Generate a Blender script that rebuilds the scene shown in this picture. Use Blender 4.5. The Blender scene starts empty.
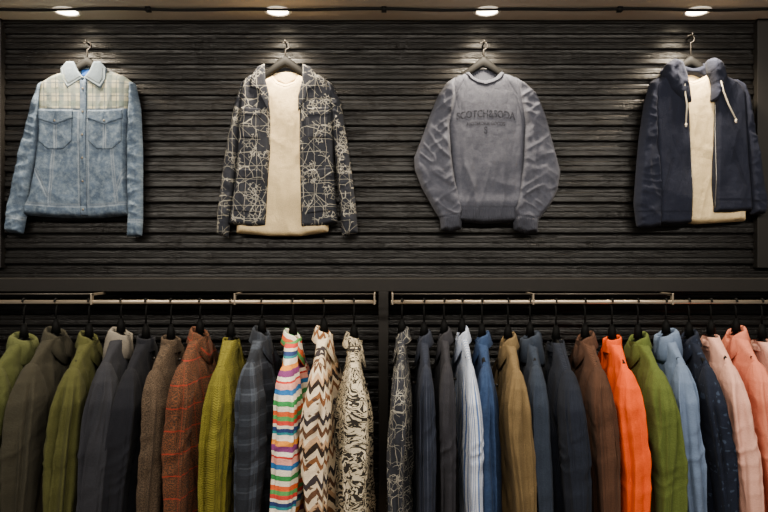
import bpy, math, random
import numpy as np
from mathutils import Vector, Matrix
from mathutils.geometry import delaunay_2d_cdt

random.seed(3)
ZC = 1.7; D = 3.0; F = 700.0
S = F/2.93
SR = F/2.7
YR = -0.30
ZR = ZC-(302-256)/SR

def lin(c):
    out=[]
    for v in c:
        v=v/255.0
        out.append(v/12.92 if v<=0.04045 else ((v+0.055)/1.055)**2.4)
    return (out[0],out[1],out[2],1.0)

# ------------------------------------------------------------------ noise
_rs=np.random.RandomState(7); _perm=_rs.permutation(512); _val=_rs.rand(512)
def vnoise(x,y,seed=0):
    x=np.asarray(x,dtype=float)+seed*17.31; y=np.asarray(y,dtype=float)+seed*5.77
    xi=np.floor(x).astype(int); yi=np.floor(y).astype(int)
    xf=x-xi; yf=y-yi
    def h(a,b): return _val[_perm[(_perm[a%512]+b)%512]]
    ux=xf*xf*xf*(xf*(xf*6-15)+10); uy=yf*yf*yf*(yf*(yf*6-15)+10)
    a=h(xi,yi); b=h(xi+1,yi); c=h(xi,yi+1); d=h(xi+1,yi+1)
    return (a*(1-ux)+b*ux)*(1-uy)+(c*(1-ux)+d*ux)*uy
def ridge(x,z,ang,fa,fl,seed,amp,p=2.0):
    c,s=math.cos(ang),math.sin(ang)
    wx=(vnoise(x*6,z*6,seed+50)-.5)*0.05
    u=(x+wx)*c+(z+wx)*s; v=-x*s+z*c
    n=vnoise(u*fa,v*fl,seed)
    r=np.clip(1.17-np.sqrt((2*n-1)**2+.03),0,1)
    return amp*(r**p)

# ------------------------------------------------------------------ node helper
class NT:
    def __init__(s,name):
        m=bpy.data.materials.new(name); m.use_nodes=True
        s.m=m; s.t=m.node_tree; s.n=s.t.nodes; s.l=s.t.links
        s.b=s.n['Principled BSDF']
        s._uv=None
    def _in(s,sock,v):
        if hasattr(v,'is_linked') or isinstance(v,bpy.types.NodeSocket): s.l.new(v,sock)
        else:
            sock.default_value=v
    def uv(s):
        if s._uv is None:
            nd=s.n.new('ShaderNodeUVMap'); nd.uv_map='UVMap'
            sp=s.n.new('ShaderNodeSeparateXYZ'); s.l.new(nd.outputs[0],sp.inputs[0])
            s._uv=(nd.outputs[0],sp.outputs[0],sp.outputs[1])
        return s._uv
    def math(s,op,a,b=0.0,c=None):
        nd=s.n.new('ShaderNodeMath'); nd.operation=op
        s._in(nd.inputs[0],a); s._in(nd.inputs[1],b)
        if c is not None: s._in(nd.inputs[2],c)
        return nd.outputs[0]
    def mix(s,f,a,b,mode='MIX'):
        nd=s.n.new('ShaderNodeMix'); nd.data_type='RGBA'; nd.blend_type=mode
        s._in(nd.inputs[0],f); s._in(nd.inputs[6],a); s._in(nd.inputs[7],b)
        return nd.outputs[2]
    def scalev(s,vec,sc,rot=0.0):
        nd=s.n.new('ShaderNodeMapping'); s.l.new(vec,nd.inputs[0]); nd.inputs['Scale'].default_value=sc
        nd.inputs['Rotation'].default_value=(0,0,rot)
        return nd.outputs[0]
    def noise(s,vec,scale,detail=2.0,rough=.5,dist=0.0):
        nd=s.n.new('ShaderNodeTexNoise'); s.l.new(vec,nd.inputs['Vector'])
        nd.inputs['Scale'].default_value=scale; nd.inputs['Detail'].default_value=detail
        nd.inputs['Roughness'].default_value=rough; nd.inputs['Distortion'].default_value=dist
        return nd.outputs['Fac'],nd.outputs['Color']
    def voro(s,vec,scale,feat='DISTANCE_TO_EDGE',metric=None):
        nd=s.n.new('ShaderNodeTexVoronoi'); nd.feature=feat; s.l.new(vec,nd.inputs['Vector'])
        nd.inputs['Scale'].default_value=scale
        if metric: nd.distance=metric
        return nd.outputs['Distance']
    def warp(s,vec,scale,amt):
        _,c=s.noise(vec,scale,2)
        a=s.n.new('ShaderNodeVectorMath'); a.operation='SUBTRACT'; s.l.new(c,a.inputs[0]); a.inputs[1].default_value=(.5,.5,.5)
        b=s.n.new('ShaderNodeVectorMath'); b.operation='SCALE'; s.l.new(a.outputs[0],b.inputs[0]); b.inputs['Scale'].default_value=amt
        d=s.n.new('ShaderNodeVectorMath'); d.operation='ADD'; s.l.new(vec,d.inputs[0]); s.l.new(b.outputs[0],d.inputs[1])
        return d.outputs[0]
    def stripe(s,u,period,width,off=0.0):
        a=s.math('DIVIDE',u,period); a=s.math('ADD',a,off+50.0); a=s.math('FRACT',a)
        return s.math('LESS_THAN',a,width)
    def ramp(s,f,stops,interp='CONSTANT'):
        nd=s.n.new('ShaderNodeValToRGB'); s._in(nd.inputs[0],f); cr=nd.color_ramp; cr.interpolation=interp
        while len(cr.elements)<len(stops): cr.elements.new(0.5)
        for e,(p,c) in zip(cr.elements,stops): e.position=p; e.color=c
        return nd.outputs[0]
    def bump(s,h,dist=0.001,strength=.5,nrm=None):
        nd=s.n.new('ShaderNodeBump'); nd.inputs['Strength'].default_value=strength; nd.inputs['Distance'].default_value=dist
        s.l.new(h,nd.inputs['Height'])
        if nrm is not None: s.l.new(nrm,nd.inputs['Normal'])
        return nd.outputs[0]

def fabric(name,col,rough=1.0,vary=.24,fine=.5,weave='plain',wr=.0015,sheen=.02,seamcol=None,mott=None,crease=.4):
    t=NT(name); vec,u,v=t.uv()
    base=lin(col) if isinstance(col,tuple) else col(t,vec,u,v)
    n1,_=t.noise(vec,14,4,.6)
    f=t.math('MULTIPLY_ADD',n1,2*vary,1-vary)
    n2,_=t.noise(vec,260,2,.7)
    f2=t.math('MULTIPLY_ADD',n2,2*fine,1-fine)
    ff=t.math('MULTIPLY',f,f2)
    comb=t.n.new('ShaderNodeCombineColor')
    for i in range(3): t.l.new(ff,comb.inputs[i])
    c=t.mix(1.0,base,comb.outputs[0],'MULTIPLY')
    if mott is not None:
        m,_=t.noise(vec,45,5,.75); m=t.math('SUBTRACT',m,.45); m=t.math('MULTIPLY',m,3.2); m=t.math('MAXIMUM',t.math('MINIMUM',m,.8),0)
        c=t.mix(m,c,lin(mott))
    if seamcol is not None:
        at=t.n.new('ShaderNodeAttribute'); at.attribute_name='seam'
        c=t.mix(at.outputs['Fac'],c,lin(seamcol))
    t.l.new(c,t.b.inputs['Base Color'])
    t.b.inputs['Roughness'].default_value=rough
    t.b.inputs['Specular IOR Level'].default_value=.04
    t.b.inputs['Sheen Weight'].default_value=sheen
    t.b.inputs['Sheen Roughness'].default_value=.6
    if weave=='rib':
        h=t.math('SINE',t.math('MULTIPLY',u,2*math.pi/0.007)); nb=t.bump(h,.0012,.7)
    elif weave=='knit':
        a=t.math('SINE',t.math('MULTIPLY',u,2*math.pi/0.010)); b=t.math('SINE',t.math('ADD',t.math('MULTIPLY',v,2*math.pi/0.008),t.math('MULTIPLY',a,1.5)))
        h=t.math('ADD',a,b); nb=t.bump(h,.0012,.7)
    elif weave=='twill':
        a=t.math('SINE',t.math('MULTIPLY',t.math('ADD',u,v),2*math.pi/0.003)); nb=t.bump(a,.0004,.4)
    else:
        nb=t.bump(n2,.0016,.8)
    n3,_=t.noise(t.warp(vec,12,.05),30,4,.55)
    nb=t.bump(n3,wr*3,.5,nb)
    if crease>0:
        wv=t.warp(vec,7,.07)
        a,_=t.noise(t.scalev(wv,(1,.22,1),.15),22,1.5,.5)
        a=t.math('ABSOLUTE',t.math('SUBTRACT',a,.5))
        b,_=t.noise(t.scalev(wv,(.6,1.0,1),-.6),15,1.5,.5)
        b=t.math('ABSOLUTE',t.math('SUBTRACT',b,.5))
        hh=t.math('ADD',t.math('POWER',a,.8),t.math('MULTIPLY',t.math('POWER',b,.8),.4))
        nb=t.bump(hh,.022*crease,.55,nb)
    t.l.new(nb,t.b.inputs['Normal'])
    return t.m

def simple(name,rgb,rough=.5,metal=0,noise=.0,emit=None,es=0,spec=.5):
    t=NT(name)
    tc=t.n.new('ShaderNodeTexCoord')
    n,_=t.noise(tc.outputs['Object'],25,4)
    a=lin(rgb); b=tuple(max(0,x*(1-noise)) for x in a[:3])+(1,)
    t.l.new(t.mix(n,a,b),t.b.inputs['Base Color'])
    t.b.inputs['Roughness'].default_value=rough; t.b.inputs['Metallic'].default_value=metal
    t.b.inputs['Specular IOR Level'].default_value=spec
    if emit: 
        t.b.inputs['Emission Color'].default_value=emit; t.b.inputs['Emission Strength'].default_value=es
    return t.m

# ------------------------------------------------------------------ mesh builder
class MB:
    def __init__(s): s.v=[]; s.f=[]; s.uv=[]; s.mi=[]; s.seam=[]
    def add(s,verts,faces,uvs=None,mi=0,seam=None):
        o=len(s.v); s.v+= [tuple(map(float,p)) for p in verts]
        s.uv+= [tuple(map(float,p)) for p in (uvs if uvs is not None else [(p[0],p[2]) for p in verts])]
        s.seam += list(map(float,seam)) if seam is not None else [0.0]*len(verts)
        for i,f in enumerate(faces):
            s.f.append(tuple(o+k for k in f)); s.mi.append(mi if isinstance(mi,int) else mi[i])
    def box(s,x0,x1,y0,y1,z0,z1,mi=0):
        v=[(x0,y0,z0),(x1,y0,z0),(x1,y1,z0),(x0,y1,z0),(x0,y0,z1),(x1,y0,z1),(x1,y1,z1),(x0,y1,z1)]
        s.add(v,[(0,3,2,1),(4,5,6,7),(0,1,5,4),(1,2,6,5),(2,3,7,6),(3,0,4,7)],mi=mi)
    def rings(s,R,uvs=None,cap0=True,cap1=True,mi=0,closed=True,seam=None):
        n=len(R[0]); m=len(R); vs=[p for r in R for p in r]
        fs=[]
        for i in range(m-1):
            for j in range(n if closed else n-1):
                k=(j+1)%n
                fs.append((i*n+j,i*n+k,(i+1)*n+k,(i+1)*n+j))
        if cap0: fs.append(tuple(range(n-1,-1,-1)))
        if cap1: fs.append(tuple((m-1)*n+j for j in range(n)))
        s.add(vs,fs,uvs,mi,seam)
    def tube(s,pts,r,n=8,mi=0):
        pts=[Vector(p) for p in pts]; R=[]
        prev=None
        for i,p in enumerate(pts):
            t=(pts[min(i+1,len(pts)-1)]-pts[max(i-1,0)]).normalized()
            if prev is None:
                a=Vector((0,0,1)) if abs(t.z)<.9 else Vector((1,0,0)); nrm=t.cross(a).normalized()
            else: nrm=(prev-t*prev.dot(t)).normalized()
            prev=nrm; b=t.cross(nrm)
            rr=r[i] if isinstance(r,(list,tuple)) else r
            R.append([tuple(p+rr*(math.cos(2*math.pi*k/n)*nrm+math.sin(2*math.pi*k/n)*b)) for k in range(n)])
        s.rings(R,mi=mi)
    def build(s,name,mats,parent=None,smooth=True,loc=None,bevel=0,autosm=None):
        me=bpy.data.meshes.new(name); me.from_pydata(s.v,[],s.f); me.update()
        uvl=me.uv_layers.new(name='UVMap')
        li=np.empty(len(me.loops),dtype=np.int32); me.loops.foreach_get('vertex_index',li)
        uvl.data.foreach_set('uv',np.array(s.uv)[li].ravel())
        at=me.attributes.new('seam','FLOAT','POINT'); at.data.foreach_set('value',np.array(s.seam,dtype=float))
        me.polygons.foreach_set('material_index',np.array(s.mi,dtype=np.int32))
        me.polygons.foreach_set('use_smooth',[smooth]*len(me.polygons))
        for m in (mats if isinstance(mats,(list,tuple)) else [mats]): me.materials.append(m)
        ob=bpy.data.objects.new(name,me); bpy.context.collection.objects.link(ob)
        if parent is not None:
            ob.parent=parent
        if loc is not None: ob.location=loc
        if bevel:
            b=ob.modifiers.new('bevel','BEVEL'); b.width=bevel; b.segments=2; b.limit_method='ANGLE'
        return ob

def empty(name,loc):
    e=bpy.data.objects.new(name,None); e.empty_display_size=.05; e.location=loc
    bpy.context.collection.objects.link(e); return e

# ------------------------------------------------------------------ cloth panel
def P(p): return ((p[0]-384)/S, ZC+(256-p[1])/S)
def resample(poly,sp,sm=3):
    pts=[np.array(P(p)) for p in poly]; out=[]
    n=len(pts)
    for i in range(n):
        a,b=pts[i],pts[(i+1)%n]; L=np.linalg.norm(b-a); k=max(1,int(round(L/sp)))
        for j in range(k): out.append(a+(b-a)*j/k)
    A=np.array(out)
    for _ in range(sm): A=.5*A+.25*(np.roll(A,1,0)+np.roll(A,-1,0))
    return A
def segdist(x,z,A,closed=True):
    B=np.roll(A,-1,0) if closed else A[1:]; A0=A if closed else A[:-1]
    d=B-A0; L2=(d**2).sum(1)+1e-12
    best=np.full(x.shape,9.0)
    for i in range(len(A0)):
        t=((x-A0[i,0])*d[i,0]+(z-A0[i,1])*d[i,1])/L2[i]; t=np.clip(t,0,1)
        q=(x-A0[i,0]-t*d[i,0])**2+(z-A0[i,1]-t*d[i,1])**2
        best=np.minimum(best,q)
    return np.sqrt(best)
def inside(x,z,A):
    B=np.roll(A,-1,0); c=np.zeros(x.shape,bool)
    for (x1,z1),(x2,z2) in zip(A,B):
        if z1==z2: continue
        k=((z1>z)!=(z2>z))&(x<(x2-x1)*(z-z1)/(z2-z1)+x1); c^=k
    return c

class Panel:
    """inflated cloth piece with front and back skins; front faces -Y"""
    def __init__(s,poly,yb,T,R,fold=None,base=None,sp=.004,seams=(),seamw=.0028,seamd=.0025,sm=3,off=0.0,hollow=.4):
        s.A=resample(poly,sp,sm); s.yb=yb; s.T=T; s.R=R; s.fold=fold; s.base=base; s.sp=sp; s.off=off
        s.seams=[np.array([P(p) for p in q]) for q in seams]; s.sw=seamw; s.sd=seamd; s.hollow=hollow
    def surf(s,x,z,d=None):
        x=np.asarray(x,float); z=np.asarray(z,float)
        if d is None:
            d=segdist(x,z,s.A)*np.where(inside(x,z,s.A),1,0)
        q=np.clip(d/s.R,0,1); prof=s.T*np.sqrt(np.maximum(0,1-(1-q)**2))
        y0=s.base(x,z)-s.off if s.base else s.yb
        h=prof
        if s.fold is not None:
            r=np.clip(d/.018,0,1); h=h+s.fold(x,z)*r*r*(3-2*r)
        for q in s.seams:
            dd=segdist(x,z,q,False); h=h-s.sd*np.exp(-(dd/s.sw)**2)*np.clip(d/.004,0,1)
        return y0-h
    def seamval(s,x,z):
        v=np.zeros(x.shape)
        for q in s.seams:
            dd=segdist(x,z,q,False); v=np.maximum(v,.7*np.exp(-((dd-.0045)/.0022)**2))
        return v
    def add(s,mb,mi=0,region=None):
        A=s.A; sp=s.sp
        x0,z0=A.min(0); x1,z1=A.max(0)
        gx=np.arange(x0,x1,sp); gz=np.arange(z0,z1,sp)
        X,Z=np.meshgrid(gx,gz); X=X+((np.arange(len(gz))%2)*sp*.5)[:,None]
        X=X.ravel(); Z=Z.ravel()
        k=inside(X,Z,A); X=X[k]; Z=Z[k]
        d=segdist(X,Z,A); k=d>sp*.55; X=X[k]; Z=Z[k]
        n=len(A)
        pts=[Vector((a[0],a[1])) for a in A]+[Vector((a,b)) for a,b in zip(X,Z)]
        r=delaunay_2d_cdt(pts,[(i,(i+1)%n) for i in range(n)],[],1,1e-6)
        V=np.array([(p.x,p.y) for p in r[0]]); Fc=r[2]
        d=segdist(V[:,0],V[:,1],A); d[d<sp*.2]=0
        yf=s.surf(V[:,0],V[:,1],d)
        q=np.clip(d/s.R,0,1)
        base=(s.base(V[:,0],V[:,1])-s.off if s.base else s.yb+0*d)
        yb=base+s.T*s.hollow*np.sqrt(np.maximum(0,1-(1-q)**2))
        seam=s.seamval(V[:,0],V[:,1])
        N=len(V); idb=np.arange(N)+N
        onb=d==0
        idb[onb]=np.arange(N)[onb]
        verts=[(V[i,0],yf[i],V[i,1]) for i in range(N)]+[(V[i,0],yb[i],V[i,1]) for i in range(N)]
        uvs=[(V[i,0],V[i,1]) for i in range(N)]*2
        faces=[];mis=[]
        for f in Fc:
            a,b,c=[V[i] for i in f[:3]]
            cr=(b[0]-a[0])*(c[1]-a[1])-(b[1]-a[1])*(c[0]-a[0])
            g=tuple(f) if cr>0 else tuple(reversed(f))
            m=mi
            if region is not None:
                cx=np.mean([V[i][0] for i in f]); cz=np.mean([V[i][1] for i in f]); m=region(cx,cz)
            faces.append(g); mis.append(m)
            gb=tuple(int(idb[i]) for i in reversed(g))
            if not all(onb[i] for i in f): faces.append(gb); mis.append(m)
        mb.add(verts,faces,uvs,mis,list(seam)+list(seam))
        return s

def garment_part(name,panels,mats,parent):
    mb=MB()
    for p in panels:
        if isinstance(p,tuple): p[0].add(mb,p[1] if isinstance(p[1],int) else 0, None if isinstance(p[1],int) else p[1])
        else: p.add(mb)
    ob=mb.build(name,mats,parent)
    if parent is not None: ob.matrix_parent_inverse=Matrix.Translation(-parent.location)
    return ob

# ------------------------------------------------------------------ materials
M={}
M['black_wood']=simple('hanger_black',(7,7,7),.7,0,.3,spec=.12)
M['hookm']=simple('hook_metal_dark',(58,54,50),.45,.6)
M['chrome']=simple('rail_brushed_steel',(180,166,146),.38,.8,.1)
M['shelf']=simple('shelf_black_laminate',(30,28,26),.5,0,.25,spec=.25)
M['light_trim']=simple('downlight_trim',(235,230,220),.4)
M['bulb']=simple('downlight_lens',(255,240,210),.4,emit=(1,.85,.62,1),es=26)
M['metal_btn']=simple('button_metal',(120,112,100),.35,.9)
M['dark_btn']=simple('button_horn',(34,28,24),.4,0,.3)

def wallmat():
    t=NT('siding_black_paint'); tc=t.n.new('ShaderNodeTexCoord')
    v=t.scalev(tc.outputs['Object'],(1,1,5))
    w=t.warp(v,4,.12)
    n,_=t.noise(w,11,3,.5)
    wv=t.math('SINE',t.math('MULTIPLY',n,64))
    n2,_=t.noise(t.scalev(tc.outputs['Object'],(1,1,3)),7,3)
    msk=t.math('MULTIPLY',wv,t.math('MAXIMUM',t.math('MULTIPLY_ADD',n2,2.5,-1.0),0.10))
    t.l.new(t.mix(n2,lin((10,9,8)),lin((15,13,12))),t.b.inputs['Base Color'])
    t.b.inputs['Roughness'].default_value=.36
    t.b.inputs['Specular IOR Level'].default_value=.24
    t.l.new(t.bump(msk,.0013,.6),t.b.inputs['Normal'])
    return t.m
M['wall']=wallmat()
def ceilmat():
    t=NT('ceiling_grey_paint'); tc=t.n.new('ShaderNodeTexCoord')
    n,_=t.noise(tc.outputs['Object'],6,5,.6)
    t.l.new(t.mix(n,lin((172,163,148)),lin((186,176,160))),t.b.inputs['Base Color'])
    t.b.inputs['Roughness'].default_value=.8
    t.l.new(t.bump(n,.004,.3),t.b.inputs['Normal'])
    return t.m
M['ceil']=ceilmat()
def floormat():
    t=NT('floor_oak_boards'); tc=t.n.new('ShaderNodeTexCoord')
    br=t.n.new('ShaderNodeTexBrick'); t.l.new(tc.outputs['Object'],br.inputs['Vector'])
    br.inputs['Scale'].default_value=1.0; br.inputs['Brick Width'].default_value=1.2; br.inputs['Row Height'].default_value=.14
    br.inputs['Mortar Size'].default_value=.003
    br.inputs['Color1'].default_value=lin((150,125,95)); br.inputs['Color2'].default_value=lin((130,105,80)); br.inputs['Mortar'].default_value=lin((30,22,16))
    n,_=t.noise(t.scalev(tc.outputs['Object'],(2,30,1)),4,5)
    t.l.new(t.mix(t.math('MULTIPLY',n,.4),br.outputs[0],lin((80,60,45))),t.b.inputs['Base Color'])
    t.b.inputs['Roughness'].default_value=.5
    return t.m
M['floor']=floormat()

# fabrics
def c_plaid(a,b,c,pu=.04,pv=.04,thin=(0,0,0),ta=.5,wb=.45,fb_=.55,fade=None):
    def f(t,vec,u,v):
        s1=t.stripe(u,pu,wb); s2=t.stripe(v,pv,wb)
        x=t.mix(t.math('MULTIPLY',s1,fb_),lin(a),lin(b)); x=t.mix(t.math('MULTIPLY',s2,fb_),x,lin(c))
        l1=t.stripe(u,pu,.07,.25); l2=t.stripe(v,pv,.07,.25)
        x=t.mix(t.math('MULTIPLY',t.math('MAXIMUM',l1,l2),ta),x,lin(thin))
        if fade is not None:
            n,_=t.noise(vec,22,4,.6); n=t.math('MINIMUM',t.math('MAXIMUM',t.math('MULTIPLY_ADD',n,3,-1.3),0),.3)
            x=t.mix(n,x,lin(fade))
        return x
    return f
def c_sketch(t,vec,u,v):
    w=t.warp(vec,10,.04)
    d1=t.math('LESS_THAN',t.voro(w,13,metric=None),.012)
    w2=t.warp(vec,50,.012)
    d2=t.math('LESS_THAN',t.voro(w2,60),.05)
    m,_=t.noise(vec,14,1); m=t.math('GREATER_THAN',m,.56)
    d2=t.math('MULTIPLY',d2,m)
    w3=t.warp(vec,6,.03); sp=t.n.new('ShaderNodeSeparateXYZ'); t.l.new(w3,sp.inputs[0])
    l1=t.stripe(sp.outputs[0],.048,.030); l2=t.stripe(sp.outputs[1],.055,.028,.3)
    l3=t.stripe(t.math('ADD',sp.outputs[0],sp.outputs[1]),.11,.013)
    l4=t.stripe(t.math('SUBTRACT',sp.outputs[0],sp.outputs[1]),.13,.012)
    m2,_=t.noise(vec,17,1); m2=t.math('GREATER_THAN',m2,.40)
    k=t.math('MULTIPLY',t.math('MAXIMUM',t.math('MAXIMUM',t.math('MAXIMUM',d1,l3),l4),t.math('MAXIMUM',l1,l2)),m2)
    k=t.math('MAXIMUM',k,d2)
    n,_=t.noise(vec,40,2)
    base=t.mix(n,lin((36,38,45)),lin((50,52,58)))
    return t.mix(t.math('MULTIPLY',k,.8),base,lin((160,156,144)))
def c_rainbow(t,vec,u,v):
    w=t.warp(vec,30,.006); sp=t.n.new('ShaderNodeSeparateXYZ'); t.l.new(w,sp.inputs[0])
    f=t.math('FRACT',t.math('ADD',t.math('DIVIDE',sp.outputs[1],.24),40))
    cols=[(205,90,45),(225,215,195),(55,135,75),(225,215,195),(45,105,165),(225,160,145),(190,50,45),(228,218,200),(120,60,110),(220,140,50),(228,218,200),(45,125,135),(45,60,105),(225,215,195),(200,65,55),(85,150,85)]
    pos=0;st=[]
    rr=random.Random(5); ws=[rr.uniform(.5,1.5) for _ in cols]; tot=sum(ws)
    for c,wd in zip(cols,ws): st.append((pos/tot,lin(c))); pos+=wd
    return t.ramp(f,st)
def c_ethnic(t,vec,u,v):
    w=t.warp(vec,20,.014); sp=t.n.new('ShaderNodeSeparateXYZ'); t.l.new(w,sp.inputs[0]); u=sp.outputs[0]; v=sp.outputs[1]
    z=t.math('ABSOLUTE',t.math('SUBTRACT',t.math('FRACT',t.math('ADD',t.math('DIVIDE',u,.045),30)),.5))
    f=t.math('FRACT',t.math('ADD',t.math('ADD',t.math('DIVIDE',v,.21),t.math('MULTIPLY',z,.28)),40))
    cols=[(215,198,170),(120,80,52),(215,198,170),(48,40,36),(185,150,115),(215,198,170),(92,66,50),(208,190,162),(52,47,50),(218,202,176)]
    a=t.ramp(f,[(i/len(cols),lin(c)) for i,c in enumerate(cols)])
    d=t.math('LESS_THAN',t.voro(w,46,'F1','MANHATTAN'),.36)
    m,_=t.noise(vec,9,1); d=t.math('MULTIPLY',d,t.math('GREATER_THAN',m,.47))
    return t.mix(t.math('MULTIPLY',d,.9),a,lin((70,52,44)))
def c_camo(t,vec,u,v):
    n,_=t.noise(t.warp(vec,16,.08),20,3,.6,1.2)
    s=t.math('SINE',t.math('MULTIPLY',n,40))
    return t.mix(t.math('GREATER_THAN',s,.05),lin((44,41,38)),lin((192,180,154)))
def c_pin(a,b,p=.012,w=.1):
    def f(t,vec,u,v): return t.mix(t.stripe(u,p,w),lin(a),lin(b))
    return f
def c_tweed(a,b,c,sc=220,la=.85):
    def f(t,vec,u,v):
        n,_=t.noise(vec,sc,2,.8); n=t.math('GREATER_THAN',n,.50)
        x=t.mix(n,lin(a),lin(b))
        l=t.math('MAXIMUM',t.math('MULTIPLY',t.stripe(u,.09,.035),.5),t.stripe(v,.075,.06))
        return t.mix(t.math('MULTIPLY',l,la),x,lin(c))
    return f
def c_floral(t,vec,u,v):
    d=t.voro(t.warp(vec,30,.04),46,'F1'); k=t.math('LESS_THAN',d,.25)
    return t.mix(k,lin((26,31,44)),lin((46,56,74)))
def c_worn(t,vec,u,v):
    n,_=t.noise(vec,110,4,.7)
    return t.mix(t.math('GREATER_THAN',n,.54),lin((38,40,47)),lin((62,64,74)))

M['denim_l']=fabric('denim_light_washed',(74,88,106),1,.35,.45,'twill',.002,.02,seamcol=(132,142,152),mott=(122,136,148),crease=.5)
M['yoke']=fabric('plaid_yoke_flannel',c_plaid((166,162,136),(76,94,104),(92,106,100),.05,.054,(52,68,84),.9,.42,.75,(138,142,138)),.95,.15,.25,crease=.3)
M['collar_l']=fabric('collar_denim_pale',(92,104,114),1,.15,.25,'twill',seamcol=(126,136,140),crease=.2)
M['label_b']=fabric('neck_label_blue',(40,80,150),.8,.05,.1,crease=0)
M['sketch']=fabric('sketch_print_twill',c_sketch,1,.12,.2,'twill',.002)
M['sketch_in']=fabric('lining_dark',(30,31,36),.9,.1,.2)
M['cream']=fabric('cream_slub_jersey',(204,182,140),.95,.16,.5,'plain',.002,.03,crease=.5)
M['sweat']=fabric('grey_marl_fleece',(68,70,80),1,.18,.55,'plain',.0015,.03,mott=(82,84,93),seamcol=(56,58,67),crease=.5)
M['sweat_rib']=fabric('grey_rib_knit',(60,62,71),1,.1,.2,'rib',crease=.2)
M['print']=fabric('flock_print_worn',c_worn,.9,.2,.3,crease=.2)
M['navy']=fabric('navy_fleece',(31,34,46),1,.2,.3,'plain',.002,.03,seamcol=(21,23,32),crease=.6)
M['zip']=simple('zip_metal',(120,118,112),.35,.8)
M['cord']=fabric('drawcord_cream',(205,195,172),.9,.05,.1,crease=0)

# ------------------------------------------------------------------ room
mb=MB()
per=.0655; zt=ZC+234/233.33; XW=2.3
prof=[(0.0,0.0),(-.001,.010),(-.013,.0105),(-.0165,.013),(-.0178,.017),(-.0172,.027),(-.0160,.034),(-.0115,.0358),(-.0115,.0380),(-.0158,.0398),(-.0152,.052),(-.0132,.0565),(-.008,.0583),(-.001,.0588)]
pp=[]
for i in range(100):
    z0=zt-per*(i+1)
    if z0<-.001: break
    pp=[(y,z0+z) for y,z in prof]+pp
pp=[(0,0.0)]+pp+[(0,zt)]
xs=[-XW+2*XW*i/8 for i in range(9)]
V=[];Fq=[]
for (y,z) in pp:
    for x in xs: V.append((x,y,z))
for i in range(len(pp)-1):
    for j in range(8): Fq.append((i*9+j,i*9+j+1,(i+1)*9+j+1,(i+1)*9+j))
mb.add(V,Fq); 
wall=mb.build('wall_back',M['wall'],smooth=False)
mb=MB(); mb.box(-XW,XW,.0,.06,0,zt+.1); mb.build('wall_back_core',M['shelf'],smooth=False)
bpy.data.objects['wall_back_core'].parent=wall
mb=MB(); mb.box(-XW,XW,-4.6,.06,-.05,0); mb.build('floor',M['floor'],smooth=False)
mb=MB(); mb.box(-XW,XW,-4.6,.0,zt,zt+.08); ceil=mb.build('ceiling',M['ceil'],smooth=False)
def pxw(px,dist=2.96): return (px-384)*dist/F
mb=MB(); mb.box(pxw(757),pxw(775),-.045,-.0,ZC-.05,zt); mb.build('trim_1',M['shelf'],smooth=False,bevel=.002)
mb=MB(); mb.box(pxw(-16),pxw(1.5),-.045,-.0,ZC-.05,zt); mb.build('trim_2',M['shelf'],smooth=False,bevel=.002)
mb=MB(); mb.box(-XW,XW,-.028,-.0,zt-.012,zt); mb.build('trim_3',M['shelf'],smooth=False)
mb=MB(); pts=[(-XW+i*2*XW/60,-.178-.004*math.sin(i*.5),zt-.009+.002*math.sin(i*.9)) for i in range(61)]
mb.tube(pts,.006,10); 
for i in range(5): mb.box(-1.9+i*.95-.01,-1.9+i*.95+.01,-.19,-.166,zt-.018,zt)
mb.build('ceiling_cable',M['black_wood'])
for i,px in enumerate((67,278,487,697)):
    x=(px-384)*2.865/F; y=-.135
    mb=MB(); N=40
    def ring(r,z): return [(r*math.cos(2*math.pi*k/N),r*math.sin(2*math.pi*k/N),z) for k in range(N)]
    mb.rings([ring(.056,0),ring(.056,-.004),ring(.052,-.007),ring(.045,-.0065),ring(.042,-.003)],cap0=False,cap1=False)
    mb.rings([ring(.042,-.003),ring(.03,-.0042),ring(.01,-.005)],cap0=False,cap1=True,mi=1)
    ob=mb.build('recessed_downlight',[M['light_trim'],M['bulb']],loc=(x,y,zt))
    L=bpy.data.lights.new('downlight_beam','SPOT'); L.energy=66; L.spot_size=math.radians(140); L.spot_blend=.9; L.shadow_soft_size=.045
    L.color=(1,.84,.62); lo=bpy.data.objects.new('downlight_beam',L); bpy.context.collection.objects.link(lo)
    lo.parent=ob; lo.location=(0,-.03,-.05)
# shelf unit
YF=-.2; DF=D+YF
sz1=ZC-(278.5-256)*DF/F; sz0=ZC-(291.5-256)*DF/F
sh=empty('wardrobe_shelf_unit',(0,-.1,0))
def part(mb,name,mat,par,**k):
    o=mb.build(name,mat,par,**k); o.matrix_parent_inverse=Matrix.Translation(-par.location); return o
mb=MB(); mb.box(-1.8,1.8,YF,-.018,sz0,sz1); part(mb,'shelf_top',M['shelf'],sh,smooth=False,bevel=.002)
mb=MB(); mb.box((378.5-384)*DF/F,(388.5-384)*DF/F,YF+.002,-.018,0,sz0); part(mb,'divider_panel',M['shelf'],sh,smooth=False,bevel=.002)
for sx in (-1,1):
    mb=MB(); mb.box(sx*1.8-.018,sx*1.8+.018,YF+.002,-.018,0,sz0); part(mb,'side_panel',M['shelf'],sh,smooth=False,bevel=.002)
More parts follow.
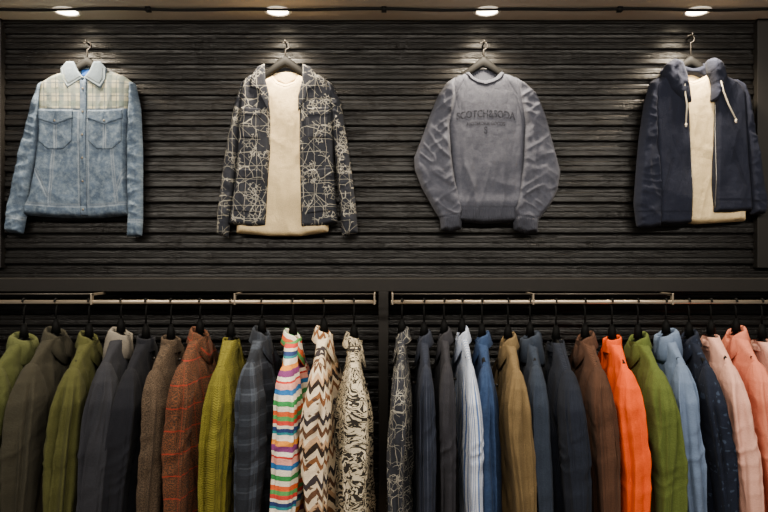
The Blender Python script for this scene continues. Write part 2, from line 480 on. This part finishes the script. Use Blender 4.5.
# rails
for a,b,brs in ((-1.78,(376-384)/SR,(-40,92,235)),((391-384)/SR,1.78,(533,672,800))):
    e=empty('garment_rail',((a+b)/2,YR,ZR))
    mb=MB()
    N=16
    def sec(x): return [(x,YR+.007*math.copysign(abs(math.cos(2*math.pi*k/N))**.6,math.cos(2*math.pi*k/N)),ZR+.0075*math.copysign(abs(math.sin(2*math.pi*k/N))**.8,math.sin(2*math.pi*k/N))) for k in range(N)]
    mb.rings([sec(a),sec(b)]); part(mb,'rail_bar',M['chrome'],e)
    mb=MB()
    for px in brs+((b-.006)*SR+384,) if a<-1 else brs+((a+.006)*SR+384,):
        x=(px-384)/SR
        mb.box(x-.003,x+.003,YR-.010,YR+.010,ZR-.010,ZR+.033)
        mb.box(x-.003,x+.003,YR-.008,YF+.03,ZR+.024,ZR+.033)
    part(mb,'rail_brackets',M['chrome'],e,smooth=False,bevel=.001)
    mb=MB(); 
    for u0,u1 in ((brs[0],brs[1]),):
        x0=(u0-384)/SR; x1=(u1-384)/SR
        mb.tube([(x0,YR+.006,ZR+.030),(x1,YR+.006,ZR+.030)],.003)
    if brs[0]<0: mb.tube([((235-384)/SR,YR+.006,ZR+.030),(b,YR+.006,ZR+.030)],.003)
    else: mb.tube([(a,YR+.006,ZR+.030),((533-384)/SR,YR+.006,ZR+.030)],.003)
    part(mb,'stiffener_rod',M['hookm'],e)

# ------------------------------------------------------------------ front-facing hangers
def front_hanger(par,px,pyhub,y,hookpy,span=.15,col='black_wood'):
    x,zh=P((px,pyhub)); _,zk=P((px,hookpy))
    mb=MB(); R=[]
    for i in range(29):
        t=-1+2*i/28; zz=zh-.115*abs(t)**1.15
        hh=.023*(1-.5*abs(t)); dd=.010*(1-.3*abs(t))
        R.append([(x+t*span,y+dd*math.cos(2*math.pi*k/10),zz+hh*math.sin(2*math.pi*k/10)) for k in range(10)])
    mb.rings(R); part(mb,'hanger_arms',M[col],par)
    mb=MB(); r=.016; pts=[(x,y,zh+.01),(x,y,zk-2*r-.004)]
    for i in range(15):
        a=-math.pi/2+ i/14*math.pi*1.35
        pts.append((x+r*math.cos(a)*1.0,y,zk-r+r*math.sin(a)))
    mb.tube(pts,.0026); part(mb,'hanger_hook',M['hookm'],par)
    mb=MB(); mb.tube([(x+.001,0,zk-.006),(x+.001,y-.014,zk-.006),(x+.001,y-.018,zk+.004)],.0035); part(mb,'wall_peg',M['hookm'],par)

def body_folds(seed,a=.007,ang=0.15):
    a=a*1.4
    return lambda x,z: ridge(x,z,ang,15,2.6,seed,a,1.3)+ridge(x,z,-ang*2.2,26,6,seed+3,a*.4,1.5)+ridge(x,z,1.2,12,7,seed+7,a*.35,1.6)+ (vnoise(x*9,z*7,seed+9)-.5)*a*1.4
def sleeve_folds(seed,a=.006,ang=1.2):
    a=a*1.4
    return lambda x,z: ridge(x,z,ang,30,10,seed,a*.8,1.5)+ridge(x,z,math.pi-ang,34,14,seed+5,a*.5,1.8)+ridge(x,z,.1,22,4,seed+8,a*.6,1.4)+(vnoise(x*14,z*10,seed+2)-.5)*a

YB=-.050
# ======== denim jacket
g=empty('denim_jacket',(P((86,60))[0],YB,P((86,60))[1]))
front_hanger(g,86,61,-.058,41)
mbk=Panel([(66,76),(68,66),(76,64),(86,63),(96,64),(104,66),(106,76),(86,84)],-.042,.006,.01,sp=.004)
garment_part('collar_back',[mbk],[M['collar_l']],g)
body=Panel([(64,71),(52,75),(40,82),(38,100),(38,130),(34,165),(28,196),(24,204),(23,215),(60,218),(100,218),(129,215),(129,206),(127,170),(128,130),(132,105),(135,84),(124,76),(110,70),(98,72),(86,78),(74,72)],
  YB,.034,.028,fold=body_folds(1,.006),seams=[[(22,203),(60,206),(100,206),(130,203)],[(82,80),(82,205)],[(90,80),(90,205)],[(36,108),(60,111),(82,111)],[(90,111),(110,111),(136,107)],
   [(56,150),(52,204)],[(114,150),(119,204)],[(38,170),(50,196)],[(126,170),(117,196)]])
def reg(x,z):
    py=256-(z-ZC)*S; px=x*S+384
    return 1 if py<109.5 and not (82<px<89.5) else 0
ls=Panel([(42,80),(37,84),(30,104),(21,140),(13,175),(7,205),(4,229),(5,232),(22,234),(26,213),(31,180),(37,150),(41,120),(44,96)],-.056,.026,.022,fold=sleeve_folds(4,.009),seams=[[(6,216),(26,219)]])
rs=Panel([(128,80),(135,83),(140,108),(142,150),(142,190),(142,222),(141,236),(126,237),(127,215),(126,180),(126,140),(127,110),(128,92)],-.056,.026,.020,fold=sleeve_folds(6,.008),seams=[[(125,221),(143,221)]])
garment_part('jacket_body',[(body,reg)],[M['denim_l'],M['yoke']],g)
garment_part('sleeves',[ls,rs],[M['denim_l']],g)
def pocket(base,poly,T=.004,off=.001,seams=(),sp=.003,**k): return Panel(poly,0,T,.006,base=base.surf,off=off,sp=sp,seams=seams,sm=1,**k)
pk=[pocket(body,[(41,113),(75,113),(75,142),(66,150),(50,150),(41,142)],seams=[[(58,124),(58,150)]]),
    pocket(body,[(91,113),(124,113),(124,142),(115,150),(99,150),(91,142)],seams=[[(107,124),(107,150)]]),
    pocket(body,[(40,111),(76,111),(76,120),(58,126),(40,120)],T=.005,off=.004),
    pocket(body,[(90,111),(125,111),(125,120),(107,126),(90,120)],T=.005,off=.004),
    pocket(body,[(82,78),(89,78),(89,216),(82,216)],T=.003,off=.001)]
garment_part('pockets_and_placket',pk,[M['denim_l']],g)
cl=[Panel([(76,63),(69,63),(63,70),(64,80),(70,90),(86,79),(80,72)],-.094,.006,.008,sp=.003,seams=[[(66,71),(67,80),(71,86),(84,78)]],sm=1,hollow=4),
    Panel([(96,63),(103,63),(109,70),(109,80),(103,90),(86,79),(92,72)],-.094,.006,.008,sp=.003,seams=[[(106,71),(106,80),(102,86),(88,78)]],sm=1,hollow=4)]
garment_part('collar',cl,[M['collar_l']],g)
mb=MB()
def disc(mb,px,py,base,r=.0045,off=.004,mi=0):
    x,z=P((px,py)); y=float(base.surf(np.array([x]),np.array([z]))[0])-off
    R=[[(x+rr*math.cos(2*math.pi*k/14),yy,z+rr*math.sin(2*math.pi*k/14)) for k in range(14)] for rr,yy in ((r,y+.003),(r,y),(r*.7,y-.001))]
    mb.rings(R,cap0=False,mi=mi)
for py in (90,113,136,159,182,210): disc(mb,85.5,py,body,off=.006)
disc(mb,58,122,body,off=.012); disc(mb,107,122,body,off=.012)
part(mb,'buttons',M['metal_btn'],g)
lab=Panel([(79,68),(93,68),(93,75),(79,75)],-.050,.002,.004,sp=.004,sm=0); garment_part('neck_label',[lab],[M['label_b']],g)

# ======== printed jacket over cream tee
g=empty('sketch_print_jacket',(P((285,60))[0],YB,P((285,60))[1]))
front_hanger(g,285,60,-.056,41)
bk=Panel([(262,78),(263,70),(272,67),(285,66),(298,67),(307,70),(309,78),(285,88)],-.040,.006,.01)
garment_part('jacket_back_neck',[bk],[M['sketch_in']],g)
tee=Panel([(272,74),(260,80),(246,90),(242,140),(238,190),(235,233),(270,236),(300,236),(328,232),(330,190),(328,130),(326,90),(310,80),(298,73),(294,80),(285,83),(276,80)],-.043,.024,.028,fold=body_folds(12,.006,.1),hollow=.3)
tb=Panel([(270,76),(274,71),(285,70),(296,71),(300,76),(285,84)],-.044,.004,.006)
rib=pocket(tee,[(273,73),(277,80),(285,83),(293,80),(298,73),(300,76),(294,84),(285,87),(276,84),(270,76)],T=.003,off=.0)
garment_part('cream_tee',[tee,tb,rib],[M['cream']],g)
lb=Panel([(262,72),(250,75),(242,82),(240,100),(238,140),(235,180),(230,214),(229,224),(250,227),(266,226),(268,200),(271,150),(271,112),(268,94),(266,80)],-.064,.030,.018,fold=body_folds(15,.006),seams=[[(240,100),(270,102)],[(262,100),(262,228)]],hollow=.1)
rb=Panel([(304,72),(318,74),(327,80),(335,92),(333,120),(334,160),(336,200),(338,223),(318,227),(301,227),(300,200),(299,150),(299,112),(301,94),(302,80)],-.064,.030,.018,fold=body_folds(18,.006),seams=[[(300,102),(334,100)],[(307,100),(307,228)]],hollow=.1)
ls=Panel([(246,78),(240,84),(233,108),(226,145),(221,180),(217,212),(216,234),(228,238),(231,215),(235,180),(239,145),(243,112)],-.060,.026,.020,fold=sleeve_folds(20,.008),seams=[[(216,222),(231,225)]])
rs=Panel([(324,78),(333,84),(341,103),(347,140),(352,175),(356,208),(358,233),(342,237),(340,210),(337,180),(333,140),(330,110)],-.060,.026,.020,fold=sleeve_folds(22,.008),seams=[[(340,224),(358,221)]])
garment_part('jacket_fronts',[lb,rb],[M['sketch']],g)
garment_part('sleeves',[ls,rs],[M['sketch']],g)
pk=[pocket(lb,[(244,112),(261,113),(261,140),(243,139)]),pocket(lb,[(243,109),(262,110),(262,118),(243,117)],off=.004),
    pocket(rb,[(309,113),(329,112),(329,139),(309,140)]),pocket(rb,[(308,110),(330,109),(330,117),(308,118)],off=.004),
    pocket(lb,[(238,172),(261,174),(260,214),(235,211)]),pocket(lb,[(237,169),(262,171),(262,180),(236,178)],off=.004),
    pocket(rb,[(308,174),(331,172),(333,211),(308,214)]),pocket(rb,[(307,171),(332,169),(333,178),(307,180)],off=.004)]
garment_part('pockets',pk,[M['sketch']],g)
cl=[Panel([(266,66),(259,69),(253,78),(252,89),(261,92),(262,99),(270,114),(271,98),(267,82)],-.106,.005,.008,sp=.003,sm=1,hollow=4),
    Panel([(304,66),(311,69),(318,78),(319,89),(309,92),(308,99),(299,114),(299,98),(303,82)],-.106,.005,.008,sp=.003,sm=1,hollow=4)]
garment_part('collar',cl,[M['sketch']],g)
mb=MB()
for py in (122,150,178,206): disc(mb,303.5,py,rb,off=.003)
part(mb,'buttons',M['metal_btn'],g)

# ======== sweatshirt
g=empty('grey_sweatshirt',(P((485,60))[0],YB,P((485,60))[1]))
front_hanger(g,484,61,-.056,41)
bk=Panel([(466,78),(468,71),(476,68),(485,67),(494,68),(502,71),(504,78),(485,86)],-.041,.006,.01)
garment_part('back_neck_rib',[bk],[M['sweat_rib']],g)
body=Panel([(470,71),(458,75),(447,83),(444,100),(448,130),(451,170),(452,190),(451,202),(456,209),(456,222),(485,224),(518,222),(518,209),(523,202),(523,190),(524,170),(526,130),(530,100),(524,82),(513,75),(500,71),(496,77),(485,80),(474,77)],
  YB,.038,.034,fold=lambda x,z: body_folds(31,.009,.12)(x,z)*np.clip((ZC+(256-120)/S-z)/.2,.15,1)+.008*np.exp(-((z-(ZC+(256-202)/S))/.022)**2),seams=[[(468,74),(456,96),(450,122)],[(502,74),(516,96),(523,122)],[(452,208),(522,208)]],seamd=.005)
ls=Panel([(456,76),(447,82),(438,95),(430,115),(421,140),(414,158),(415,170),(422,188),(431,204),(436,213),(440,219),(441,230),(450,232),(462,229),(462,217),(464,210),(461,196),(456,180),(452,155),(450,125),(456,98)],-.060,.030,.028,fold=sleeve_folds(35,.011,1.0),seams=[[(437,218),(464,214)]],seamd=.005)
rs=Panel([(514,76),(525,82),(537,93),(546,115),(554,145),(561,172),(558,190),(550,206),(543,215),(539,221),(538,233),(526,234),(514,230),(513,217),(512,210),(515,198),(519,180),(522,155),(524,125),(518,98)],-.060,.030,.028,fold=sleeve_folds(38,.011,2.1),seams=[[(512,215),(541,220)]],seamd=.005)
def regs(x,z):
    py=256-(z-ZC)*S; return 1 if py>208 else 0
def regl(x,z):
    py=256-(z-ZC)*S; px=x*S+384
    return 1 if (py>216 and (px<463 or px>512)) else 0
garment_part('sweatshirt_body',[(body,regs)],[M['sweat'],M['sweat_rib']],g)
garment_part('sleeves',[(ls,regl),(rs,regl)],[M['sweat'],M['sweat_rib']],g)
ribn=pocket(body,[(467,69),(472,75),(478,79),(485,80.5),(492,79),(498,75),(503,69),(505,73),(500,80),(493,84),(485,86),(477,84),(470,80),(465,73)],T=.006,off=.002)
garment_part('neck_rib',[ribn],[M['sweat_rib']],g)
def text_print(txt,px,py,width,base,arch=0.0,bold=.0,name='print'):
    cu=bpy.data.curves.new('tmp_text','FONT'); cu.body=txt; cu.size=1; cu.align_x='CENTER'; cu.offset=bold; cu.resolution_u=4
    o=bpy.data.objects.new('tmp_text',cu); bpy.context.collection.objects.link(o)
    dg=bpy.context.evaluated_depsgraph_get(); me=o.evaluated_get(dg).to_mesh()
    V=np.array([v.co[:] for v in me.vertices]); Fs=[tuple(p.vertices) for p in me.polygons]
    w=V[:,0].max()-V[:,0].min(); k=width/w
    x0,z0=P((px,py)); X=x0+V[:,0]*k; t=(X-x0)/(width/2)
    Z=z0+V[:,1]*k*1.25-arch*t*t
    Y=base.surf(X,Z)-.0022
    o.to_mesh_clear(); bpy.data.objects.remove(o)
    m=MB(); m.add(list(zip(X,Y,Z)),Fs); return m
m=text_print('SCOTCH&SODA',485,118,.245,body,.012,.03); part(m,'chest_print',M['print'],g,smooth=False)
m=text_print('AMSTERDAM GOODS',485,126,.16,body,.003,.02); part(m,'chest_print_small',M['print'],g,smooth=False)
m=text_print('S',485,134.5,.014,body,0,.02); part(m,'chest_print_mark',M['print'],g,smooth=False)

# ======== hoodie over tee
g=empty('navy_zip_hoodie',(P((693,60))[0],YB,P((693,60))[1]))
front_hanger(g,692,60,-.056,34)
tee=Panel([(680,72),(668,80),(660,90),(662,140),(664,190),(664,221),(700,224),(748,221),(748,190),(742,130),(738,92),(722,80),(708,71),(703,77),(694,80),(685,77)],-.043,.024,.028,fold=body_folds(44,.006,.1),hollow=.3)
tb=Panel([(678,74),(683,69),(694,67),(705,69),(710,74),(694,82)],-.044,.004,.006)
garment_part('cream_tee',[tee,tb,pocket(tee,[(681,71),(686,77),(694,80),(702,77),(707,71),(710,74),(704,80),(694,84),(684,80),(678,74)],T=.003,off=0)],[M['cream']],g)
lb=Panel([(676,70),(662,75),(652,84),(651,110),(654,150),(656,190),(657,224),(675,225),(691,223),(692,190),(690,150),(688,112),(685,88),(683,74)],-.064,.032,.018,fold=body_folds(46,.007),seams=[[(655,213),(692,213)],[(670,160),(660,195)]],hollow=.1)
rb=Panel([(706,68),(720,74),(736,81),(744,92),(745,120),(747,160),(750,190),(751,211),(730,213),(712,213),(711,180),(712,130),(712,98),(710,80)],-.064,.032,.018,fold=body_folds(49,.007),seams=[[(711,201),(751,201)],[(728,150),(741,186)]],hollow=.1)
ls=Panel([(660,76),(650,82),(644,105),(639,140),(636,175),(634,204),(637,227),(648,229),(661,226),(663,205),(661,170),(658,140),(657,105)],-.062,.028,.022,fold=sleeve_folds(52,.010),seams=[[(635,213),(663,212)]])
rs=Panel([(734,78),(744,84),(751,108),(758,150),(764,183),(767,203),(765,214),(750,215),(748,190),(745,160),(742,120),(740,98)],-.066,.028,.020,fold=sleeve_folds(55,.010),seams=[[(749,203),(767,201)]])
garment_part('hoodie_fronts',[lb,rb],[M['navy']],g)
garment_part('sleeves',[ls,rs],[M['navy']],g)
hd=Panel([(664,80),(662,70),(668,63),(680,60),(694,66),(708,61),(717,65),(719,73),(714,82),(694,74)],-.044,.012,.03,fold=sleeve_folds(57,.006))
h1=Panel([(672,60),(663,66),(660,78),(667,91),(680,103),(689,104),(687,88),(684,74),(680,63)],-.094,.022,.02,fold=sleeve_folds(58,.008,.8),hollow=1.8)
h2=Panel([(711,59),(719,65),(724,77),(720,91),(714,103),(708,103),(709,86),(705,73),(704,62)],-.094,.022,.02,fold=sleeve_folds(59,.008,2.2),hollow=1.8)
garment_part('hood',[hd,h1,h2],[M['navy']],g)
mb=MB()
for pts in ([(679,84),(678.5,92),(681,108),(680,126)],[(714,84),(717,95),(722,108),(729,122)]):
    q=[]
    for px,py in pts:
        x,z=P((px,py)); q.append((x,-.128,z))
    mb.tube(q,.0032)
    x,y,z=q[-1]; mb.tube([(x,y,z),(x,y,z-.015)],.0042)
part(mb,'drawcords',M['cord'],g)
mb=MB()
for pn,pts in ((lb,[(685,102),(688,130),(689,160),(690,190),(690,222)]),(rb,[(713,102),(713,130),(713,160),(713,190),(713,212)])):
    q=[]
    for k in range(len(pts)-1):
        for j in range(6):
            t=j/6; q.append((pts[k][0]*(1-t)+pts[k+1][0]*t,pts[k][1]*(1-t)+pts[k+1][1]*t))
    X=np.array([P(a)[0] for a in q]); Z=np.array([P(a)[1] for a in q]); Y=pn.surf(X,Z)
    mb.tube(list(zip(X,Y-.001,Z)),.0018,6)
part(mb,'zip_teeth',M['zip'],g)

# ------------------------------------------------------------------ side-hung garments
def hang(name,px,mat,tk=1.1,L=.70,yaw=0,seed=0,collar='collar',cmat=None,drop=0.0,wide=1.0,lean=0.0,front=1,placket=True):
    X=(px-384)/SR
    root=empty(name,(X,YR,ZR)); root.rotation_euler=(0,0,math.radians(yaw))
    zt0=-.130-drop
    mb=MB()
    ss=np.concatenate([np.linspace(0,.16,26),np.linspace(.167,L,90)])
    sx=[0,.010,.035,.060,.088,.105,.2,.45,.8]
    wN=np.interp(ss,sx,[.052,.072,.112,.150,.186,.194,.202,.226,.252])*wide
    wF=np.interp(ss,sx,[.052,.072,.112,.150,.184,.190,.194,.198,.200])*wide
    tt=np.interp(ss,sx,[.024,.024,.022,.021,.022,.026,.038,.052,.060])*tk
    N=128; th=np.arange(N)*2*math.pi/N
    R=[];UV=[]
    cy=np.cos(th);sy=np.sin(th); sg=np.sign(cy)
    for i,s in enumerate(ss):
        z=zt0-s
        y=np.where(sy<0,wN[i],wF[i])*np.sign(sy)*np.abs(sy)**.95; x=tt[i]*sg*np.abs(cy)**.6
        rmp=min(1,s/.25)
        side_=(x>0)*9.0
        fo=(vnoise(y*20+side_+s*2.0*sg,np.full(N,s*1.0),seed)-.5)*.050*rmp
        fo=fo+(ridge(y+side_,np.full(N,s),.22*(1 if seed%2 else -1),26,2.0,seed+2,.024*rmp,1.2)-.015*rmp)
        x=x+fo*tk*.8*sg*np.abs(cy)**.4+lean*s
        if placket: x=x+np.where((np.abs(y)<.020)&(sg==front),.004*front,0)
        R.append(list(zip(x,y,np.full(N,z))))
        UV+= [(float(a),-s) for a in y+np.where(cy>=0,0,.013)]
    mb.rings(R,UV,cap0=False,cap1=False)
    for side in (-1,1):
        Ls=.66
        s2=np.concatenate([np.linspace(.078,.16,24),np.linspace(.167,Ls,90)])
        kx=[.078,.088,.105,.14,.2,.35,.5,.66]
        if side<0:
            yc=np.interp(s2,kx,[.168,.172,.178,.190,.208,.240,.266,.290])*wide
            ry=np.interp(s2,kx,[.010,.026,.040,.056,.064,.062,.056,.046])
        else:
            yc=np.interp(s2,kx,[.160,.164,.168,.178,.190,.202,.206,.206])*wide
            ry=np.interp(s2,kx,[.010,.024,.036,.050,.056,.054,.050,.044])
        rx=np.interp(s2,kx,[.006,.016,.022,.028,.031,.032,.030,.026])*tk
        Nn=88; th2=np.arange(Nn)*2*math.pi/Nn; R=[];UV=[]
        sw=(vnoise(s2*2.6,s2*0+seed,seed+side)-.5)*.034*np.clip((s2-.12)/.3,0,1)
        sw=sw+front*.007*np.clip((s2-.1)/.1,0,1)
        tw=(vnoise(s2*2.0,s2*0+seed+4,seed+side+5)-.5)*.9*np.clip((s2-.12)/.3,0,1)
        c2=np.cos(th2); d2=np.sin(th2)
        for i,s in enumerate(s2):
            bx=np.clip((s-.09)/.08,0,1)
            pw=1-.42*bx
            xx=rx[i]*np.sign(c2)*np.abs(c2)**pw; yy=ry[i]*np.sign(d2)*np.abs(d2)**(1-.3*bx)
            k=min(1,max(0,(s-.09)/.12))
            vfold=vnoise(c2*2.0+d2*.8+s*.7+tw[i],d2*2.4+s*1.2+seed,seed+11+side)-.5
            el=math.exp(-((s-.36)/.10)**2)
            cre=ridge(c2*.045+s*.4,np.full(Nn,s)+d2*.035,.7,24,8,seed+13+side,1,1.4)-.45
            vr=ridge(c2*.05+tw[i]*.01,np.full(Nn,s*.25)+d2*.03,.1,46,6,seed+19+side,1,1.2)-.45
            rr=1+k*(vfold*.60+cre*(.04+.13*el)+vr*.46)
            ca,sa=math.cos(tw[i]*.35),math.sin(tw[i]*.35)
            xr=xx*rr; yr=yy*rr
            R.append(list(zip(xr*ca-yr*sa*.5+sw[i]+lean*s, side*yc[i]+yr*ca+xr*sa*.5, np.full(Nn,zt0-s))))
            UV+=[(float(a)+.3*side,-s) for a in (np.abs(th2-math.pi)-math.pi/2)*.055]
        mb.rings(R,UV,cap0=True,cap1=True)
    mb.build('garment_shell',mat,root)
    if placket:
        mb=MB()
        for j in range(6):
            s=.07+j*.10; ti=float(np.interp(s,ss,tt))+.004
            bx=front*(ti+.010)+lean*s
            R=[[(bx+front*dx,rr_*math.cos(2*math.pi*k/12),zt0-s+rr_*math.sin(2*math.pi*k/12)) for k in range(12)] for rr_,dx in ((.006,-.012),(.006,0),(.004,.0015))]
            mb.rings(R)
        mb.build('buttons',M['dark_btn'],root)
    mb=MB(); cm=cmat or mat
    if collar=='collar': pr=[(.0,-.03,0),(-.006,.004,0),(-.004,.026,.1),(.004,.034,.2),(.012,.026,.6),(.020,.004,1.0),(.029,-.016,1.6),(.0265,-.018,1.55),(.012,-.002,.6)]
    elif collar=='crew': pr=[(.0,-.03,0),(-.003,-.004,0),(-.002,.010,0),(.004,.012,0),(.008,.002,0),(.010,-.012,0)]
    elif collar=='stand': pr=[(.0,-.03,0),(-.003,.0,0),(.0,.024,0),(.004,.030,0),(.010,.026,0),(.012,.0,0),(.014,-.020,0)]
    else: pr=[(.0,-.03,0),(-.006,.004,0),(-.002,.022,0),(.008,.032,.1),(.018,.028,.3),(.024,.008,.6),(.027,-.022,1.0),(.025,-.052,1.3),(.016,-.070,1.3),(.006,-.05,.6)]
    Nn=56; R=[];UV=[]
    for (o,dz,lf) in pr:
        ring=[]
        for k in range(Nn):
            a=2*math.pi*k/Nn; fr=math.cos(a)*front
            nz=float(vnoise(np.array([math.cos(a)*2+3]),np.array([math.sin(a)*2+dz*20]),seed)[0]-.5)
            oo=o+nz*(.014 if collar=='hood' else .002)
            zz=zt0+dz-.006-.010*abs(math.sin(a))**2
            if collar=='collar': zz+= -.030*max(0,fr)**2 - lf*.036*max(0,fr)**1.5+.008*max(0,-fr)
            elif collar=='hood': zz+= -.026*max(0,fr)+.008*max(0,-fr)-lf*.03*max(0,-fr); oo+= .016*max(0,-fr)*lf
            elif collar=='stand': zz+= -.014*max(0,fr)
            else: zz+= -.018*max(0,fr)
            ring.append(((.022*tk+oo*.7)*math.cos(a),(.053*wide+oo)*math.sin(a),zz))
            UV.append((a*.06,dz))
        R.append(ring)
    mb.rings(R,UV,cap0=False,cap1=False)
    mb.build('collar',cm,root)
    mb=MB(); R=[]
    for i in range(21):
        t=-1+2*i/20; zz=zt0+.004-.075*abs(t)**1.1
        hh=.016*(1-.4*abs(t)); dd=.008
        R.append([(dd*math.cos(2*math.pi*k/10),t*.145,zz+hh*math.sin(2*math.pi*k/10)) for k in range(10)])
    mb.rings(R)
    mb.tube([(0,0,zt0+.01),(0,0,zt0+.045),(0,0,zt0+.065)],[.018,.014,.006],10)
    r=.0125; pts=[(0,0,zt0+.06),(0,.0,-.03),(0,.006,-.018)]
    for i in range(13):
        a=-.35+i/12*math.pi*1.12
        pts.append((0,r*math.cos(a),r*math.sin(a)))
    mb.tube(pts,.0038,8)
    mb.build('hanger',M['black_wood'],root)
    return root

fb=fabric
GL=[
 ('olive_parka',24,fb('olive_cotton',(66,70,40)),dict(collar='hood',cmat=fb('olive_light',(76,80,48)))),
 ('charcoal_field_jacket',56,fb('charcoal_olive',(48,46,38)),dict()),
 ('olive_overshirt',89,fb('olive_twill',(66,67,37),weave='twill'),dict()),
 ('navy_bomber_jacket',121,fb('dark_slate',(40,41,46)),dict(collar='hood',cmat=fb('hood_stone_grey',(108,103,95)))),
 ('black_wool_coat',146,fb('black_wool',(26,27,32)),dict(collar='stand')),
 ('brown_tweed_jacket',171,fb('brown_tweed',c_tweed((50,42,35),(80,67,54),(52,42,36),la=.3),fine=.5),dict(collar='stand')),
 ('rust_plaid_overshirt',200,fb('rust_plaid',c_tweed((98,60,40),(50,41,34),(140,46,34),la=.75),fine=.5),dict()),
 ('chartreuse_cardigan',231,fb('chartreuse_knit',(102,97,36),weave='knit'),dict(collar='crew',placket=False)),
 ('blue_check_shirt_jacket',262,fb('blue_check',c_plaid((56,62,72),(26,28,33),(28,30,35),.08,.08,(84,92,104),.25,.5,.6)),dict(collar='collar')),
 ('rainbow_stripe_cardigan',293,fb('rainbow_knit',c_rainbow,weave='plain'),dict()),
 ('aztec_knit_cardigan',324,fb('aztec_knit',c_ethnic),dict(collar='collar')),
 ('abstract_print_shirt',354,fb('abstract_print',c_camo),dict()),
 ('sketch_print_overshirt',402,M['sketch'],dict(tk=.78)),
 ('pinstripe_blazer',424,fb('pinstripe_wool',c_pin((32,36,47),(62,67,80))),dict(tk=.88)),
 ('charcoal_blazer',444,fb('charcoal_wool',(42,42,47)),dict(tk=.8)),
 ('striped_oxford_shirt',462,fb('blue_white_stripe',c_pin((190,196,206),(84,108,156),.012,.4),wr=.001),dict(tk=.66)),
 ('blue_denim_jacket',482,fb('denim_indigo',(38,54,84),weave='twill',mott=(52,70,100)),dict()),
 ('khaki_chore_jacket',508,fb('khaki_canvas',(100,84,58)),dict()),
 ('slate_hoodie',530,fb('slate_jersey',(41,48,60)),dict(collar='hood',placket=False)),
 ('navy_knit_sweater',556,fb('navy_knit',(30,34,44),weave='rib'),dict(collar='crew',placket=False)),
 ('brown_corduroy_shirt',585,fb('brown_corduroy',(72,50,39),weave='rib'),dict()),
 ('orange_fleece',612,fb('orange_fleece',(214,78,24),sheen=.0,vary=.14,fine=.25),dict(collar='stand',placket=False)),
 ('olive_green_jacket',638,fb('moss_cotton',(76,87,42)),dict(collar='collar')),
 ('powder_blue_hoodie',666,fb('powder_blue_fleece',(94,110,136),vary=.14,fine=.25),dict(collar='hood',placket=False)),
 ('floral_print_shirt',689,fb('floral_navy',c_floral),dict(tk=.86)),
 ('blush_sweatshirt',711,fb('blush_fleece',(206,156,140),vary=.12,fine=.25,sheen=.0),dict(collar='crew',placket=False)),
 ('coral_overshirt',736,fb('coral_cotton',(200,118,94),vary=.12,fine=.25,sheen=.0),dict()),
 ('rose_sweater',762,fb('rose_knit',(202,152,136),vary=.12,fine=.25),dict(collar='crew',placket=False)),
]
for i,(n,px,m,k) in enumerate(GL):
    rr=random.Random(i*7+1)
    nb=[abs(px-GL[j][1]) for j in (i-1,i+1) if 0<=j<len(GL)]
    nb=[q for q in nb if q<40] or [28]
    k.setdefault('tk',min(1.2,(sum(nb)/len(nb))/SR/.092))
    hang(n,px,m,seed=100+i*3,yaw=rr.uniform(-5,5),lean=rr.uniform(-.016,.016)+(.04 if px>384 else .02)*(px-384)/384,drop=rr.uniform(-.004,.022),wide=rr.uniform(.93,1.03),L=.68+rr.uniform(-.03,.05),front=-1 if px>384 else 1,**k)

# ------------------------------------------------------------------ lights, world, camera
def area(name,loc,rot,sx,sy,e,col):
    L=bpy.data.lights.new(name,'AREA'); L.shape='RECTANGLE'; L.size=sx; L.size_y=sy; L.energy=e; L.color=col
    o=bpy.data.objects.new(name,L); o.location=loc; o.rotation_euler=rot; bpy.context.collection.objects.link(o)
area('shop_ceiling_light',(0,-1.9,zt-.03),(math.radians(38),0,0),4.4,.25,165,(1,.91,.78))
w=bpy.data.worlds.new('world'); bpy.context.scene.world=w; w.use_nodes=True
w.node_tree.nodes['Background'].inputs[0].default_value=(1,.93,.84,1); w.node_tree.nodes['Background'].inputs[1].default_value=.2
cam=bpy.data.cameras.new('camera'); cam.lens=F/768*36; cam.sensor_width=36
co=bpy.data.objects.new('camera',cam); co.location=(0,-D,ZC); co.rotation_euler=(math.pi/2,0,0)
bpy.context.collection.objects.link(co); bpy.context.scene.camera=co
